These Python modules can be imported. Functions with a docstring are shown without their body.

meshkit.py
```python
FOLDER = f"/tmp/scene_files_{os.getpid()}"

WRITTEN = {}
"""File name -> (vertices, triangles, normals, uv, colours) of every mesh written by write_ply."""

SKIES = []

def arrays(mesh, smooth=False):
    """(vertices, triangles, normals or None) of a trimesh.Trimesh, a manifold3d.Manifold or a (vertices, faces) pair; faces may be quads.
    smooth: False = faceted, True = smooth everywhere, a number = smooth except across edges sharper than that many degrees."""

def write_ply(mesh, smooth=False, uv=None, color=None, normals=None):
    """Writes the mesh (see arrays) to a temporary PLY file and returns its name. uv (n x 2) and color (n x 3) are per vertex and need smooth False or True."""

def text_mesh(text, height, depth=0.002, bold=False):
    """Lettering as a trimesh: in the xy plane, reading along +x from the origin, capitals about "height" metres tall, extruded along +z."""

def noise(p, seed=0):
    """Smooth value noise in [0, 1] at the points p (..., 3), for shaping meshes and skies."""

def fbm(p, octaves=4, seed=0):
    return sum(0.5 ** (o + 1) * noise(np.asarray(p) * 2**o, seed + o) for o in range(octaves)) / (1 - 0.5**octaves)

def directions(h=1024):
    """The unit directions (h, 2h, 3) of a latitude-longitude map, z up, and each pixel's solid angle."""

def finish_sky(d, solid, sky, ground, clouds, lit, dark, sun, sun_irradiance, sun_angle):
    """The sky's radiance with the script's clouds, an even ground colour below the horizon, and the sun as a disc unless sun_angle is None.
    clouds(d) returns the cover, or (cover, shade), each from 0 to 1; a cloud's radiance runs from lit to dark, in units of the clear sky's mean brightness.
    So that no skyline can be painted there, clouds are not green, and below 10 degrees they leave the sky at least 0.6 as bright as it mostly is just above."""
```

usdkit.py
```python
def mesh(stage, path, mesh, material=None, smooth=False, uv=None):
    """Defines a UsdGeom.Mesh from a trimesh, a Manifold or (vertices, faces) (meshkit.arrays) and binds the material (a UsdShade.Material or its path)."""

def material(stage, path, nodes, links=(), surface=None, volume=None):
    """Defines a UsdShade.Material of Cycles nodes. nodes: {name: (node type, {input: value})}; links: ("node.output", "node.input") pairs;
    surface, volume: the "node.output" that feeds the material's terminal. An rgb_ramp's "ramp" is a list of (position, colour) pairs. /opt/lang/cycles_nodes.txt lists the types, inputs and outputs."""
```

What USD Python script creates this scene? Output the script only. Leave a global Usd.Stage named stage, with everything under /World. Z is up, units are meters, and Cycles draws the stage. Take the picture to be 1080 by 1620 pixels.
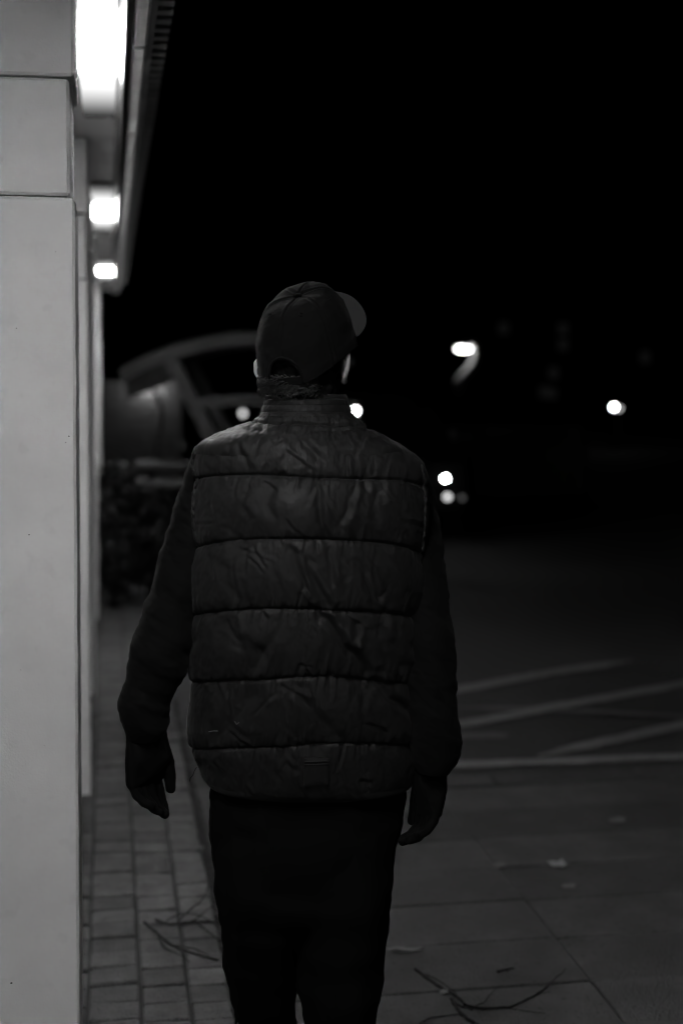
import math, random
import numpy as np, trimesh, usdkit, meshkit
import manifold3d as m3
from manifold3d import Manifold
from scipy.interpolate import PchipInterpolator
from pxr import Usd, UsdGeom, UsdLux, UsdShade, Gf, Sdf, Vt

stage = Usd.Stage.CreateInMemory()
UsdGeom.SetStageUpAxis(stage, UsdGeom.Tokens.z)
UsdGeom.SetStageMetersPerUnit(stage, 1.0)
UsdGeom.Xform.Define(stage, '/World')
UsdGeom.Scope.Define(stage, '/World/Looks')

# ------------------------------------------------------------------ camera
YAW, PITCH, EYE = math.radians(9.29), math.radians(1.86), 1.62
FOC = 2250.0                      # focal length in photo pixels (1080 wide = 24 mm, so 50 mm)
CX, CY = 540.0, 673.0
F0 = np.array([math.sin(YAW), math.cos(YAW), 0.0]); R = np.array([math.cos(YAW), -math.sin(YAW), 0.0]); Z = np.array([0, 0, 1.0])
FW = math.cos(PITCH) * F0 - math.sin(PITCH) * Z
UP = math.sin(PITCH) * F0 + math.cos(PITCH) * Z
CAM = np.array([0, 0, EYE])
cam = UsdGeom.Camera.Define(stage, '/World/camera')
M = np.eye(4); M[0, :3] = R; M[1, :3] = UP; M[2, :3] = -FW; M[3, :3] = CAM
cam.AddTransformOp().Set(Gf.Matrix4d(*M.ravel().tolist()))
cam.CreateFocalLengthAttr(50.0)
cam.CreateHorizontalApertureAttr(24.0)
cam.CreateVerticalApertureAttr(36.0)
cam.CreateVerticalApertureOffsetAttr(-(810 - CY) / 45.0)
cam.CreateFStopAttr(1.9)
cam.CreateFocusDistanceAttr(2.86)
cam.CreateClippingRangeAttr(Gf.Vec2f(0.05, 2000))
cam.CreateExposureAttr(0.0)

# ------------------------------------------------------------------ night sky
usdkit.material(stage, '/World/Looks/night_sky', {
    'sky': ('sky_texture', {'sky_type': 'single_scattering', 'sun_disc': False, 'sun_elevation': -0.09, 'sun_rotation': 2.6}),
    'bw': ('rgb_to_bw', {}),
    'bg': ('background_shader', {'strength': 0.004})},
    [('sky.color', 'bw.color'), ('bw.val', 'bg.color')], surface='bg.background')
dome = UsdLux.DomeLight.Define(stage, '/World/sky')
UsdShade.MaterialBindingAPI.Apply(dome.GetPrim()).Bind(UsdShade.Material.Get(stage, '/World/Looks/night_sky'))
dome.GetPrim().SetCustomDataByKey('kind', 'structure')

LAMP = 136.0         # radiance of the canopy lamp panels, at the core

# ------------------------------------------------------------------ helpers
def at(px, py, depth):
    d = FW + (px - CX) / FOC * R - (py - CY) / FOC * UP
    return CAM + d * (depth / d.dot(F0))
def ground(px, py, z=0.0):
    d = FW + (px - CX) / FOC * R - (py - CY) / FOC * UP
    return CAM + d * ((z - EYE) / d[2])

used = {}
def numbered(path):
    n = used.get(path, -1) + 1
    used[path] = n
    return path if n == 0 else f'{path}_{n:03d}'
def pathof(parent): return '/World' if parent is None else str(parent.GetPath())
def tag(o, label=None, cat=None, group=None, kind=None):
    for k, v in (('label', label), ('category', cat), ('group', group), ('kind', kind)):
        if v: o.SetCustomDataByKey(k, v)
    return o
def thing(name, label=None, cat=None, loc=(0, 0, 0), rotz=0.0, group=None, kind=None, parent=None):
    x = UsdGeom.Xform.Define(stage, numbered(pathof(parent) + '/' + name))
    if any(loc) or rotz:
        x.AddTranslateOp().Set(Gf.Vec3d(*map(float, loc)))
        if rotz: x.AddRotateZOp().Set(math.degrees(rotz))
    return tag(x.GetPrim(), label, cat, group, kind)
def obj(name, mesh, mat, parent=None, smooth=False):
    return usdkit.mesh(stage, numbered(pathof(parent) + '/' + name), mesh, MAT[mat], smooth).GetPrim()
def dup(root, loc, rotz, label=None):
    was = root.GetCustomData()
    r = thing(root.GetName().rstrip('0123456789').rstrip('_'), label or was.get('label'), was.get('category'), loc, rotz, was.get('group'))
    r.GetReferences().AddInternalReference(root.GetPath()); r.SetInstanceable(True)
    return r
cat = trimesh.util.concatenate

MAT = {}
def surf(name, base, rough=0.7, var=0.15, scale=6.0, bump=0.0, bscale=80.0, spec=0.35, metal=0.0, rnd=0.0, spots=0.0, sheen=0.0, stretch=(1, 1, 1), bdist=0.01):
    """grey procedural surface: large mottling, per-object tone, fine relief, optional dark spots"""
    n = {'tc': ('texture_coordinate', {}), 'map': ('mapping', {'scale': stretch}),
         'n1': ('noise_texture', {'scale': scale, 'detail': 6.0, 'roughness': 0.62}),
         'n2': ('noise_texture', {'scale': bscale, 'detail': 5.0, 'roughness': 0.6}),
         'r1': ('map_range', {'from_min': 0.25, 'from_max': 0.75, 'to_min': 1 - var, 'to_max': 1 + var}),
         'oi': ('object_info', {}),
         'r2': ('map_range', {'to_min': 1 - rnd, 'to_max': 1 + rnd}),
         'm1': ('math', {'math_type': 'multiply'}), 'm2': ('math', {'math_type': 'multiply', 'value2': base}),
         'sp': ('map_range', {'from_min': 0.60, 'from_max': 0.70, 'to_min': 1.0, 'to_max': 1 - spots, 'clamp': True}),
         'n3': ('noise_texture', {'scale': scale * 9, 'detail': 3.0, 'roughness': 0.5}),
         'm3': ('math', {'math_type': 'multiply'}),
         'rr': ('map_range', {'from_min': 0.3, 'from_max': 0.7, 'to_min': max(0.05, rough - 0.12), 'to_max': min(1, rough + 0.12)}),
         'bp': ('bump', {'strength': bump, 'distance': bdist}),
         'p': ('principled_bsdf', {'specular_ior_level': spec, 'metallic': metal, 'sheen_weight': sheen, 'sheen_roughness': 0.4})}
    L = [('tc.object', 'map.vector'), ('map.vector', 'n1.vector'), ('map.vector', 'n2.vector'), ('map.vector', 'n3.vector'),
         ('n1.fac', 'r1.value'), ('oi.random', 'r2.value'), ('r1.result', 'm1.value1'), ('r2.result', 'm1.value2'),
         ('m1.value', 'm2.value1'), ('n3.fac', 'sp.value'), ('m2.value', 'm3.value1'), ('sp.result', 'm3.value2'),
         ('m3.value', 'p.base_color'), ('n1.fac', 'rr.value'), ('rr.result', 'p.roughness')]
    if bump: L += [('n2.fac', 'bp.height'), ('bp.normal', 'p.normal')]
    MAT[name] = usdkit.material(stage, f'/World/Looks/{name}', n, L, surface='p.BSDF')
def lamp(name, strength):
    MAT[name] = usdkit.material(stage, f'/World/Looks/{name}', {'e': ('emission', {'color': (1, 1, 1), 'strength': strength})}, surface='e.emission')

surf('white_render', 0.74, 0.75, 0.12, 2.2, 0.25, 260, spots=0.05, bdist=0.002)
surf('wall_render', 0.45, 0.8, 0.06, 3.0, 0.25, 200, bdist=0.003)
surf('soffit_paint', 0.70, 0.32, 0.05, 2.0, 0.1, 60, bdist=0.002)
surf('eave_wood', 0.11, 0.7, 0.25, 8.0)
surf('fascia_paint', 0.36, 0.35, 0.12, 7.0, 0.1, 90, bdist=0.002)
surf('zinc', 0.42, 0.32, 0.15, 9.0, 0.1, 50, metal=0.85, bdist=0.002)
surf('roof_sheet', 0.06, 0.6, 0.2, 6.0, 0.2, 60)
surf('paver', 0.088, 0.75, 0.60, 16.0, 1.0, 130, rnd=0.28, spots=0.65, bdist=0.010)
surf('slab', 0.061, 0.8, 0.55, 7.0, 1.0, 120, rnd=0.16, spots=0.5, bdist=0.010)
surf('joint_dirt', 0.022, 0.95, 0.3, 20, 0.6, 120)
surf('asphalt', 0.042, 0.85, 0.5, 1.8, 1.0, 240, spots=0.25, bdist=0.006)
surf('earth', 0.03, 0.95, 0.3, 3.0, 0.8, 60)
surf('worn_paint', 0.09, 0.75, 0.35, 7.0, 0.5, 200, spots=0.6, bdist=0.004)
surf('road_paint', 0.165, 0.7, 0.35, 7.0, 0.5, 200, spots=0.65, bdist=0.004)
surf('nylon', 0.0108, 0.56, 0.12, 14, 0.3, 900, spec=0.12, sheen=0.03, bdist=0.0006)
surf('nylon_trim', 0.003, 0.7, 0.1, 20, 0.3, 700, bdist=0.0008)
surf('sleeve_cloth', 0.0042, 0.9, 0.15, 20, 0.3, 700, spec=0.05, sheen=0.02, bdist=0.0008)
surf('trouser_cloth', 0.0026, 0.9, 0.15, 20, 0.3, 600, spec=0.04, bdist=0.0008)
surf('knit', 0.004, 0.9, 0.2, 40, 0.5, 500, spec=0.05, bdist=0.001)
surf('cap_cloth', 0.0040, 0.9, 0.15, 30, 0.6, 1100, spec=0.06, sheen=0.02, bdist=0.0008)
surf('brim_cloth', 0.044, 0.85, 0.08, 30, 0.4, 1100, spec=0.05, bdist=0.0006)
surf('hair', 0.009, 0.5, 0.3, 40, spec=0.4)
surf('hair_under', 0.004, 0.9, 0.2, 40, spec=0.05)
surf('shoe_leather', 0.012, 0.5, 0.2, 20, 0.2, 100)
surf('pale_tag', 0.13, 0.7, 0.1, 20)
surf('twig_bark', 0.014, 0.9, 0.3, 30, 0.5, 200)
surf('dry_leaf', 0.13, 0.7, 0.3, 30, 0.4, 120, rnd=0.25)
surf('paper', 0.30, 0.7, 0.1, 30)
surf('shelter_steel', 0.034, 0.5, 0.15, 5.0, spec=0.4)
surf('dark_panel', 0.005, 0.5, 0.1, 5.0, spec=0.2)
surf('fence_board', 0.013, 0.75, 0.25, 5.0, 0.4, 60, rnd=0.2, stretch=(1, 6, 6))
surf('shrub_leaf', 0.013, 0.5, 0.3, 8.0, rnd=0.3)
surf('car_paint', 0.012, 0.3, 0.05, 4.0, spec=0.5)
surf('rubber', 0.012, 0.85, 0.1, 10)
surf('dark_glass', 0.006, 0.08, 0.05, 3.0, spec=0.6)
surf('post_metal', 0.10, 0.5, 0.1, 4.0)
surf('crook_metal', 0.75, 0.45, 0.1, 4.0)
surf('far_render', 0.16, 0.85, 0.15, 0.8, 0.2, 20)
surf('low_wall_render', 0.22, 0.85, 0.30, 1.2, 0.3, 20)
surf('plate', 0.25, 0.6, 0.05, 10)
MAT['skin'] = usdkit.material(stage, '/World/Looks/skin', {
    'n': ('noise_texture', {'scale': 60.0, 'detail': 5.0}), 'r': ('map_range', {'to_min': 0.34, 'to_max': 0.46}),
    'b': ('bump', {'strength': 0.15, 'distance': 0.002}),
    'p': ('principled_bsdf', {'roughness': 0.5, 'subsurface_weight': 0.15, 'subsurface_scale': 0.004, 'subsurface_radius': (1, 1, 1)})},
    [('n.fac', 'r.value'), ('r.result', 'p.base_color'), ('n.fac', 'b.height'), ('b.normal', 'p.normal')], surface='p.BSDF')
# bright core is the lamp; the tail paints soffit spill into the emission
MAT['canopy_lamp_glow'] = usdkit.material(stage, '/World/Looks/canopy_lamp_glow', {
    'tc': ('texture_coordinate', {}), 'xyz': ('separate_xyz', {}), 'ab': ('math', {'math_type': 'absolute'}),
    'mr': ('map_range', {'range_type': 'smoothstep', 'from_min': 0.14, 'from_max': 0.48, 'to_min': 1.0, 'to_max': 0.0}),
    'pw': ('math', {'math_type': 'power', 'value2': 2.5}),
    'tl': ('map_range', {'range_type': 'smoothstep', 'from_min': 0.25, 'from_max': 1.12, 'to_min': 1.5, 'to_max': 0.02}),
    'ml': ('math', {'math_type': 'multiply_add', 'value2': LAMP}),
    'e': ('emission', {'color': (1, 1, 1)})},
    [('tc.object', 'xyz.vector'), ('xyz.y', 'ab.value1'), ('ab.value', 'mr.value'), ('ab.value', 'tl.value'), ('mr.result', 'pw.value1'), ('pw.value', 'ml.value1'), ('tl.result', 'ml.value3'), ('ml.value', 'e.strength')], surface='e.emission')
lamp('fence_lamp_glow', 420.0)
lamp('bollard_glow', 26.0)
lamp('bollard_near_glow', 12.0)
lamp('bollard_glow_dim', 1.8)
lamp('street_glow', 14.0)
lamp('headlight_glow', 70.0)
lamp('fog_glow', 1.5)
lamp('marker_glow', 0.09)
lamp('window_glow', 0.0045)

def box(x0, x1, y0, y1, z0, z1, bev=0.0):
    if bev <= 0:
        b = trimesh.creation.box([x1 - x0, y1 - y0, z1 - z0]); b.apply_translation([(x0 + x1) / 2, (y0 + y1) / 2, (z0 + z1) / 2]); return b
    c = np.array(np.meshgrid([x0 + bev, x1 - bev], [y0 + bev, y1 - bev], [z0 + bev, z1 - bev], indexing='ij')).reshape(3, -1).T
    p = np.vstack([c + bev * np.array(s) for s in ((1, 0, 0), (-1, 0, 0), (0, 1, 0), (0, -1, 0), (0, 0, 1), (0, 0, -1))])
    return trimesh.convex.convex_hull(p)
def tube(pts, rad, n=10, cap=True):
    pts = np.asarray(pts, float); rad = np.broadcast_to(np.asarray(rad, float), len(pts))
    t = np.gradient(pts, axis=0); t /= np.linalg.norm(t, axis=1, keepdims=True)
    ref = np.array([0, 0, 1.0]) if abs(t[:, 2]).mean() < 0.8 else np.array([0, 1.0, 0])
    a = np.cross(t, ref); a /= np.linalg.norm(a, axis=1, keepdims=True); b = np.cross(a, t)
    ang = np.arange(n) / n * 2 * np.pi
    v = pts[:, None] + rad[:, None, None] * (np.cos(ang)[None, :, None] * a[:, None] + np.sin(ang)[None, :, None] * b[:, None])
    return loft(v, cap)
def loft(rings, cap=True):
    """rings (m, n, 3) closed around; joins consecutive rings"""
    m, n = rings.shape[:2]; v = rings.reshape(-1, 3)
    i, j = np.meshgrid(np.arange(m - 1), np.arange(n), indexing='ij'); k = (j + 1) % n
    q = np.stack([i * n + j, i * n + k, (i + 1) * n + k, (i + 1) * n + j], -1).reshape(-1, 4)
    f = np.vstack([q[:, [0, 1, 2]], q[:, [0, 2, 3]]])
    if cap:
        v = np.vstack([v, rings[0].mean(0), rings[-1].mean(0)]); jj = np.arange(n); kk = (jj + 1) % n
        f = np.vstack([f, np.stack([kk, jj, np.full(n, m * n)], 1), np.stack([(m - 1) * n + jj, (m - 1) * n + kk, np.full(n, m * n + 1)], 1)])
    t = trimesh.Trimesh(v, f, process=False)
    if cap and t.volume < 0: t.invert()
    return t
def spline(pts, n):
    pts = np.asarray(pts, float)
    s = np.r_[0, np.cumsum(np.linalg.norm(np.diff(pts[:, :3], axis=0), axis=1))]
    return PchipInterpolator(s, pts)(np.linspace(0, s[-1], n))
def ball(c, r, seg=16):
    if np.ndim(r) == 0: r = (r, r, r)
    return Manifold.sphere(1.0, seg).scale(tuple(map(float, r))).translate(tuple(map(float, c)))
def hull(balls): return Manifold.batch_hull(balls)
def chain(pts, seg=14):
    """pts rows (x, y, z, r): union of hulls of consecutive spheres"""
    return Manifold.batch_boolean([hull([ball(p[:3], p[3], seg), ball(q[:3], q[3], seg)]) for p, q in zip(pts[:-1], pts[1:])], m3.OpType.Add)
def tomesh(man, length=None, smooth=0):
    if length: man = man.refine_to_length(length)
    m = man.to_mesh(); t = trimesh.Trimesh(np.array(m.vert_properties[:, :3], float), np.array(m.tri_verts), process=True)
    if smooth: trimesh.smoothing.filter_taubin(t, lamb=0.5, nu=0.53, iterations=smooth)
    return t
def crumple(t, amp, scale, seed=0):
    d = meshkit.fbm(np.asarray(t.vertices) * scale, 3, seed) - 0.5
    t.vertices = t.vertices + t.vertex_normals * (2 * amp * d)[:, None]
    return t

# ================================================================== GROUND
rng = random.Random(7)
g = thing('ground', kind='structure')
obj('earth', box(-400, 400, -300, 700, -0.30, -0.09), 'earth', g)

lot = thing('parking_lot', kind='structure')
# asphalt field: a gently uneven sheet with its top just under the paving level
nx, ny = 90, 120
xs = np.concatenate([np.linspace(1.0, 12, 45), np.linspace(12.6, 150, 45)]); xs = np.concatenate([np.linspace(-60, 0.2, 16), np.linspace(0.3, 12, 60), np.linspace(12.6, 150, 30)])
ys = np.concatenate([np.linspace(5.6, 22, 112), np.linspace(22.6, 220, 40)])
gx, gy = np.meshgrid(xs, ys, indexing='ij')
gz = -0.012 + 0.012 * (meshkit.fbm(np.stack([gx * 0.5, gy * 0.5, gx * 0], -1), 3, 3) - 0.5) + 0.004 * (meshkit.fbm(np.stack([gx * 3, gy * 3, gx * 0], -1), 2, 5) - 0.5)
v = np.stack([gx, gy, gz], -1).reshape(-1, 3)
i, j = np.meshgrid(np.arange(len(xs) - 1), np.arange(len(ys) - 1), indexing='ij'); W = len(ys)
f = np.stack([i * W + j, (i + 1) * W + j, (i + 1) * W + j + 1, i * W + j + 1], -1).reshape(-1, 4)
asph = meshkit.arrays((v, f)); asph = trimesh.Trimesh(asph[0], asph[1], process=False)
obj('asphalt', asph, 'asphalt', lot, smooth=True)
def asphalt_z(x, y):
    p = np.array([x * 0.5, y * 0.5, 0.0]); q = np.array([x * 3, y * 3, 0.0])
    return -0.012 + 0.012 * (meshkit.fbm(p, 3, 3) - 0.5) + 0.004 * (meshkit.fbm(q, 2, 5) - 0.5)
def stripe(pix, width, name='painted_line', mat_='road_paint'):
    P = spline([ground(*p)[:2].tolist() + [0] for p in pix], 40)
    t = np.gradient(P, axis=0); t /= np.linalg.norm(t, axis=1, keepdims=True); nrm = np.stack([-t[:, 1], t[:, 0], t[:, 2] * 0], 1)
    rg = np.random.default_rng(len(pix) * 31 + int(pix[0][1]))
    rows = []; uu = np.linspace(0, 1, len(P)); tp = np.clip(np.minimum(uu, 1 - uu) / .16, .15, 1) ** .7; width = width * tp
    for s in (-1, -0.5, 0, 0.5, 1):
        q = P + nrm * (s * (width / 2 + (abs(s) == 1) * rg.normal(0, 0.004, len(P)))[:, None] if abs(s) == 1 else (s * width / 2)[:, None])
        q[:, 2] = [asphalt_z(a, b) + 0.010 for a, b in q[:, :2]]
        rows.append(q)
    v = np.array(rows); m, n = v.shape[:2]
    i, j = np.meshgrid(np.arange(m - 1), np.arange(n - 1), indexing='ij')
    f = np.stack([i * n + j, (i + 1) * n + j, (i + 1) * n + j + 1, i * n + j + 1], -1).reshape(-1, 4)[:, ::-1]
    v, f, _ = meshkit.arrays((v.reshape(-1, 3), f))
    return obj(name, trimesh.Trimesh(v, f, process=False), mat_, lot)
stripe([(560, 1214), (725, 1209), (900, 1203), (1180, 1192)], 0.10)
stripe([(850, 1196), (960, 1172), (1180, 1124)], 0.10)
stripe([(600, 1166), (725, 1146), (900, 1114), (1180, 1064)], 0.11)
stripe([(640, 1106), (725, 1091), (860, 1066), (1000, 1044)], 0.12)
stripe([(700, 1164), (760, 1164), (805, 1163)], 0.10, mat_='worn_paint')
stripe([(720, 1119), (830, 1121), (940, 1126), (1180, 1138)], 0.08, mat_='worn_paint')

# ---------- brick paving strip beside the building, each brick its own piece
bp = thing('brick_pavement', kind='structure')
obj('mortar_bed', box(-0.42, 0.318, -4, 16.2, -0.09, -0.012), 'joint_dirt', bp)
COLS = [(-0.40, -0.285), (-0.275, -0.155), (-0.147, -0.066), (-0.058, 0.070), (0.079, 0.196), (0.205, 0.305)]
far = []
def brick_mesh(x0, x1, y0, y1, r):
    z = r.uniform(-0.004, 0.003); tl = r.uniform(-0.003, 0.003)
    b = box(x0, x1, y0, y1, -0.06, z, 0.0045)
    vv = b.vertices.copy(); top = vv[:, 2] > -0.03
    vv[top, 2] += tl * (vv[top, 0] - x0) / (x1 - x0) * 1.5 + r.uniform(-.002, .002)
    vv[:, 0] += r.uniform(-.0015, .0015); vv[:, 1] += np.where(vv[:, 0] > (x0 + x1) / 2, r.uniform(-.002, .002), 0)
    b.vertices = vv; b.apply_transform(trimesh.transformations.rotation_matrix(r.gauss(0, .010), [0, 0, 1], [(x0 + x1) / 2, (y0 + y1) / 2, 0]))
    return b
for c, (x0, x1) in enumerate(COLS):
    y = -4 + 0.03 * c + rng.uniform(0, .05)
    while y < 16.1:
        ln = 0.102
        gap = rng.choice([0.003, 0.004, 0.008, 0.011])
        b = brick_mesh(x0 + rng.uniform(-.001, .001), x1, y, y + ln, rng)
        if c >= 2 and 2.6 < y < 7.6: obj('brick', b, 'paver', bp)
        else: far.append(b)
        y += ln + gap
tag(obj('far_brick', cat(far), 'paver', bp), kind='stuff')

# ---------- concrete slab pavement
sp = thing('pavement', kind='structure')
obj('slab_bed', box(0.322, 4.6, -4, 5.596, -0.09, -0.022), 'joint_dirt', sp)
xe = [0.335, 1.27, 2.27, 3.27, 4.27]
y = -3.95; row = 0
while y < 5.3:
    ln = 0.303
    for k in range(4):
        sh = 0.0 if k == 0 else 0.02
        b = box(xe[k] + 0.004 - 0.004 * (y - 4.5) * (k > 0), xe[k + 1] - 0.004 - 0.004 * (y - 4.5), y, y + ln - rng.uniform(.004, .007), -0.07, rng.uniform(-.005, .0015), 0.004)
        vv = b.vertices.copy(); vv[:, 2] += np.where(vv[:, 2] > -.03, (vv[:, 0] - xe[k]) * rng.uniform(-.003, .003), 0); b.vertices = vv
        obj('paving_slab', b, 'slab', sp)
    y += ln; row += 1
# a strip of kerb stones where the slabs meet the car park
x = 0.33
while x < 4.5:
    w = 0.60
    obj('kerb_stone', box(x, x + w - 0.008, 5.447, 5.597, -0.07, 0.003 + rng.uniform(-.002, .002), 0.008), 'slab', sp); x += w
far_s = []
x = 0.33

# ================================================================== BUILDING (left)
SOF = EYE + 0.93
bld = thing('building', 'white rendered building with projecting pillars under a lamp-lit canopy on the left', 'building')
obj('wall', box(-0.65, -0.40, -5.0, 15.0, -0.02, SOF + 0.30), 'wall_render', bld)
obj('end_wall', box(-4.5, -0.40, 15.002, 15.2, -0.02, SOF + 0.28), 'wall_render', bld)
def block(x0, x1, y0, y1, z0, z1, seed, bev=0.006):
    b = box(x0, x1, y0, y1, z0, z1, bev)
    b = b.subdivide_to_size(0.05)
    d = meshkit.fbm(b.vertices * 22 + seed, 3, seed) - 0.5
    edge = np.minimum(np.abs(b.vertices[:, 0] - x1), 0.03) < 0.008
    b.vertices = b.vertices + b.vertex_normals * (d * np.where(edge, 0.006, 0.0016))[:, None]
    return b
def pillar(y0, face, mid=0.010, deep=0.36):
    p = thing('pillar', parent=bld)
    a, c = 2.007, 2.257
    obj('lower_panel', block(-0.398, face, y0, y0 + deep, -0.01, a - 0.002, 11 + int(y0 * 10)), 'white_render', p, smooth=35)
    obj('middle_block', block(-0.398, face - mid, y0 + 0.004, y0 + deep - 0.004, a + 0.002, c - 0.0025, 5 + int(y0 * 10)), 'white_render', p, smooth=35)
    obj('upper_block', block(-0.398, face, y0, y0 + deep, c + 0.0025, SOF - 0.002, 3 + int(y0 * 10)), 'white_render', p, smooth=35)
    obj('core', box(-0.397, face - 0.03, y0 + 0.03, y0 + deep - 0.03, 0, SOF - 0.01), 'wall_render', p)
    return p
pillar(-2.1, -0.085); pillar(0.2 - 0.75, -0.25, 0.006)
P1 = at(121, 800, 3.02); pillar(P1[1], P1[0])
p1 = stage.GetPrimAtPath('/World/building/pillar_002')
for px, py, r_ in ((26, 519, .0022), (109, 690, .0028), (46, 846, .0026), (18, 1556, .0040), (104, 700, .0018), (70, 1180, .0014), (88, 398, .0015), (33, 1060, .0013)):
    q = at(px, py, 3.0); q = CAM + (q - CAM) * ((P1[1] - .0005) / q[1]); obj('scuff_mark', tomesh(ball(q, (r_ * .62, .0007, r_ * .42), 12)), 'joint_dirt', p1)
P2 = at(143, 1262, 5.5); pillar(P2[1], P2[0], 0.004, 0.30)
P3 = at(151, 1100, 7.23); pillar(P3[1], P3[0], 0.004, 0.20)
for yy in (9.7, 13.2, 14.7): pillar(yy, P3[0] - 0.004, 0.004, 0.25)
# soffit of boards, with joints
FX = 0.030
edges = [-5.0, -2.6, -0.2, 2.3, 3.93, P2[1] - 0.01, 7.0, 9.4, 12.5, 15.0]
for y0, y1 in zip(edges[:-1], edges[1:]):
    obj('soffit_board', box(-0.40, FX, y0 + 0.004, y1 - 0.004, SOF, SOF + 0.02, 0.003), 'soffit_paint', bld)
obj('soffit_backing', box(-0.42, FX + 0.10, -5, 15.0, SOF + 0.024, SOF + 0.06), 'roof_sheet', bld)
def along(prof, y0, y1, step=0.4):
    prof = np.array(prof, float)
    return loft(np.array([np.stack([prof[:, 0], np.full(len(prof), yy), prof[:, 1]], 1) for yy in np.linspace(y0, y1, max(2, int((y1 - y0) / step)))]), True)
# splayed edge trim, then the fascia behind it
for y0, y1 in zip([-5, -1.0, 3.96, 9.0], [-1.004, 3.955, 8.996, 15.0]):
    obj('edge_trim', along([(FX + .001, SOF + .012), (FX + .001, SOF - .001), (FX + .014, SOF - .036), (FX + .017, SOF - .040), (FX + .021, SOF - .038), (FX + .021, SOF + .012)], y0, y1), 'soffit_paint', bld)
    obj('fascia_board', box(FX + 0.003, FX + 0.020, y0, y1, SOF + 0.013, SOF + 0.13, 0.003), 'fascia_paint', bld)
# box gutter in lengths, with open unions and strap brackets
G0, G1, GB = 0.071, 0.108, SOF - 0.034
for y0, y1 in zip([-5, 0.1, 3.93, 9.0], [0.08, 3.895, 8.98, 15.05]):
    obj('gutter', along([(G0, GB + .10), (G0, GB + .006), (G0 + .004, GB + .001), (G0 + .009, GB), (G1 - .008, GB + .001), (G1 - .001, GB + .008), (G1 + .004, GB + .09), (G1 + .009, GB + .10), (G1 + .004, GB + .103), (G1 - .002, GB + .09), (G1 - .007, GB + .012), (G0 + .010, GB + .008), (G0 + .004, GB + .10)], y0, y1), 'fascia_paint', bld, smooth=30)
for yy in (0.09, 3.913, 8.99): obj('gutter_union', box(G0 + .003, G1 - .002, yy - .04, yy + .04, GB + .012, GB + .095), 'roof_sheet', bld)
rb = random.Random(3)
for yy in np.arange(-4.2, 15, 1.05): obj('gutter_bracket', box(FX + .022, G1 + .008, yy - .010, yy + .010, GB + .0985, GB + .104), 'zinc', bld)
GC, GR = 0.075, 0.035
# corrugated roof sheet oversailing the gutter, ribs across
yy = np.arange(-5, 15.1, 0.0125); prof = 0.013 * np.sin(yy / 0.10 * 2 * np.pi)
xx = np.array([-0.66, FX, G1 + 0.02, 0.178])
zz = SOF + 0.135 - (xx - FX) * 0.22
up = np.stack([np.repeat(xx[:, None], len(yy), 1), np.repeat(yy[None], 4, 0), zz[:, None] + prof[None]], -1)
V = np.vstack([up.reshape(-1, 3), (up + [0, 0, .004]).reshape(-1, 3)]); n = len(yy); o = 4 * n
i, j = np.meshgrid(np.arange(3), np.arange(n - 1), indexing='ij')
q = np.stack([i * n + j, (i + 1) * n + j, (i + 1) * n + j + 1, i * n + j + 1], -1).reshape(-1, 4)
e = np.stack([3 * n + np.arange(n - 1), o + 3 * n + np.arange(n - 1), o + 3 * n + np.arange(1, n), 3 * n + np.arange(1, n)], 1)
v, f, _ = meshkit.arrays((V, np.vstack([q[:, ::-1], q + o, e[:, ::-1]])))
obj('roof_sheet', trimesh.Trimesh(v, f, process=False), 'roof_sheet', bld, smooth=40)

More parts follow.
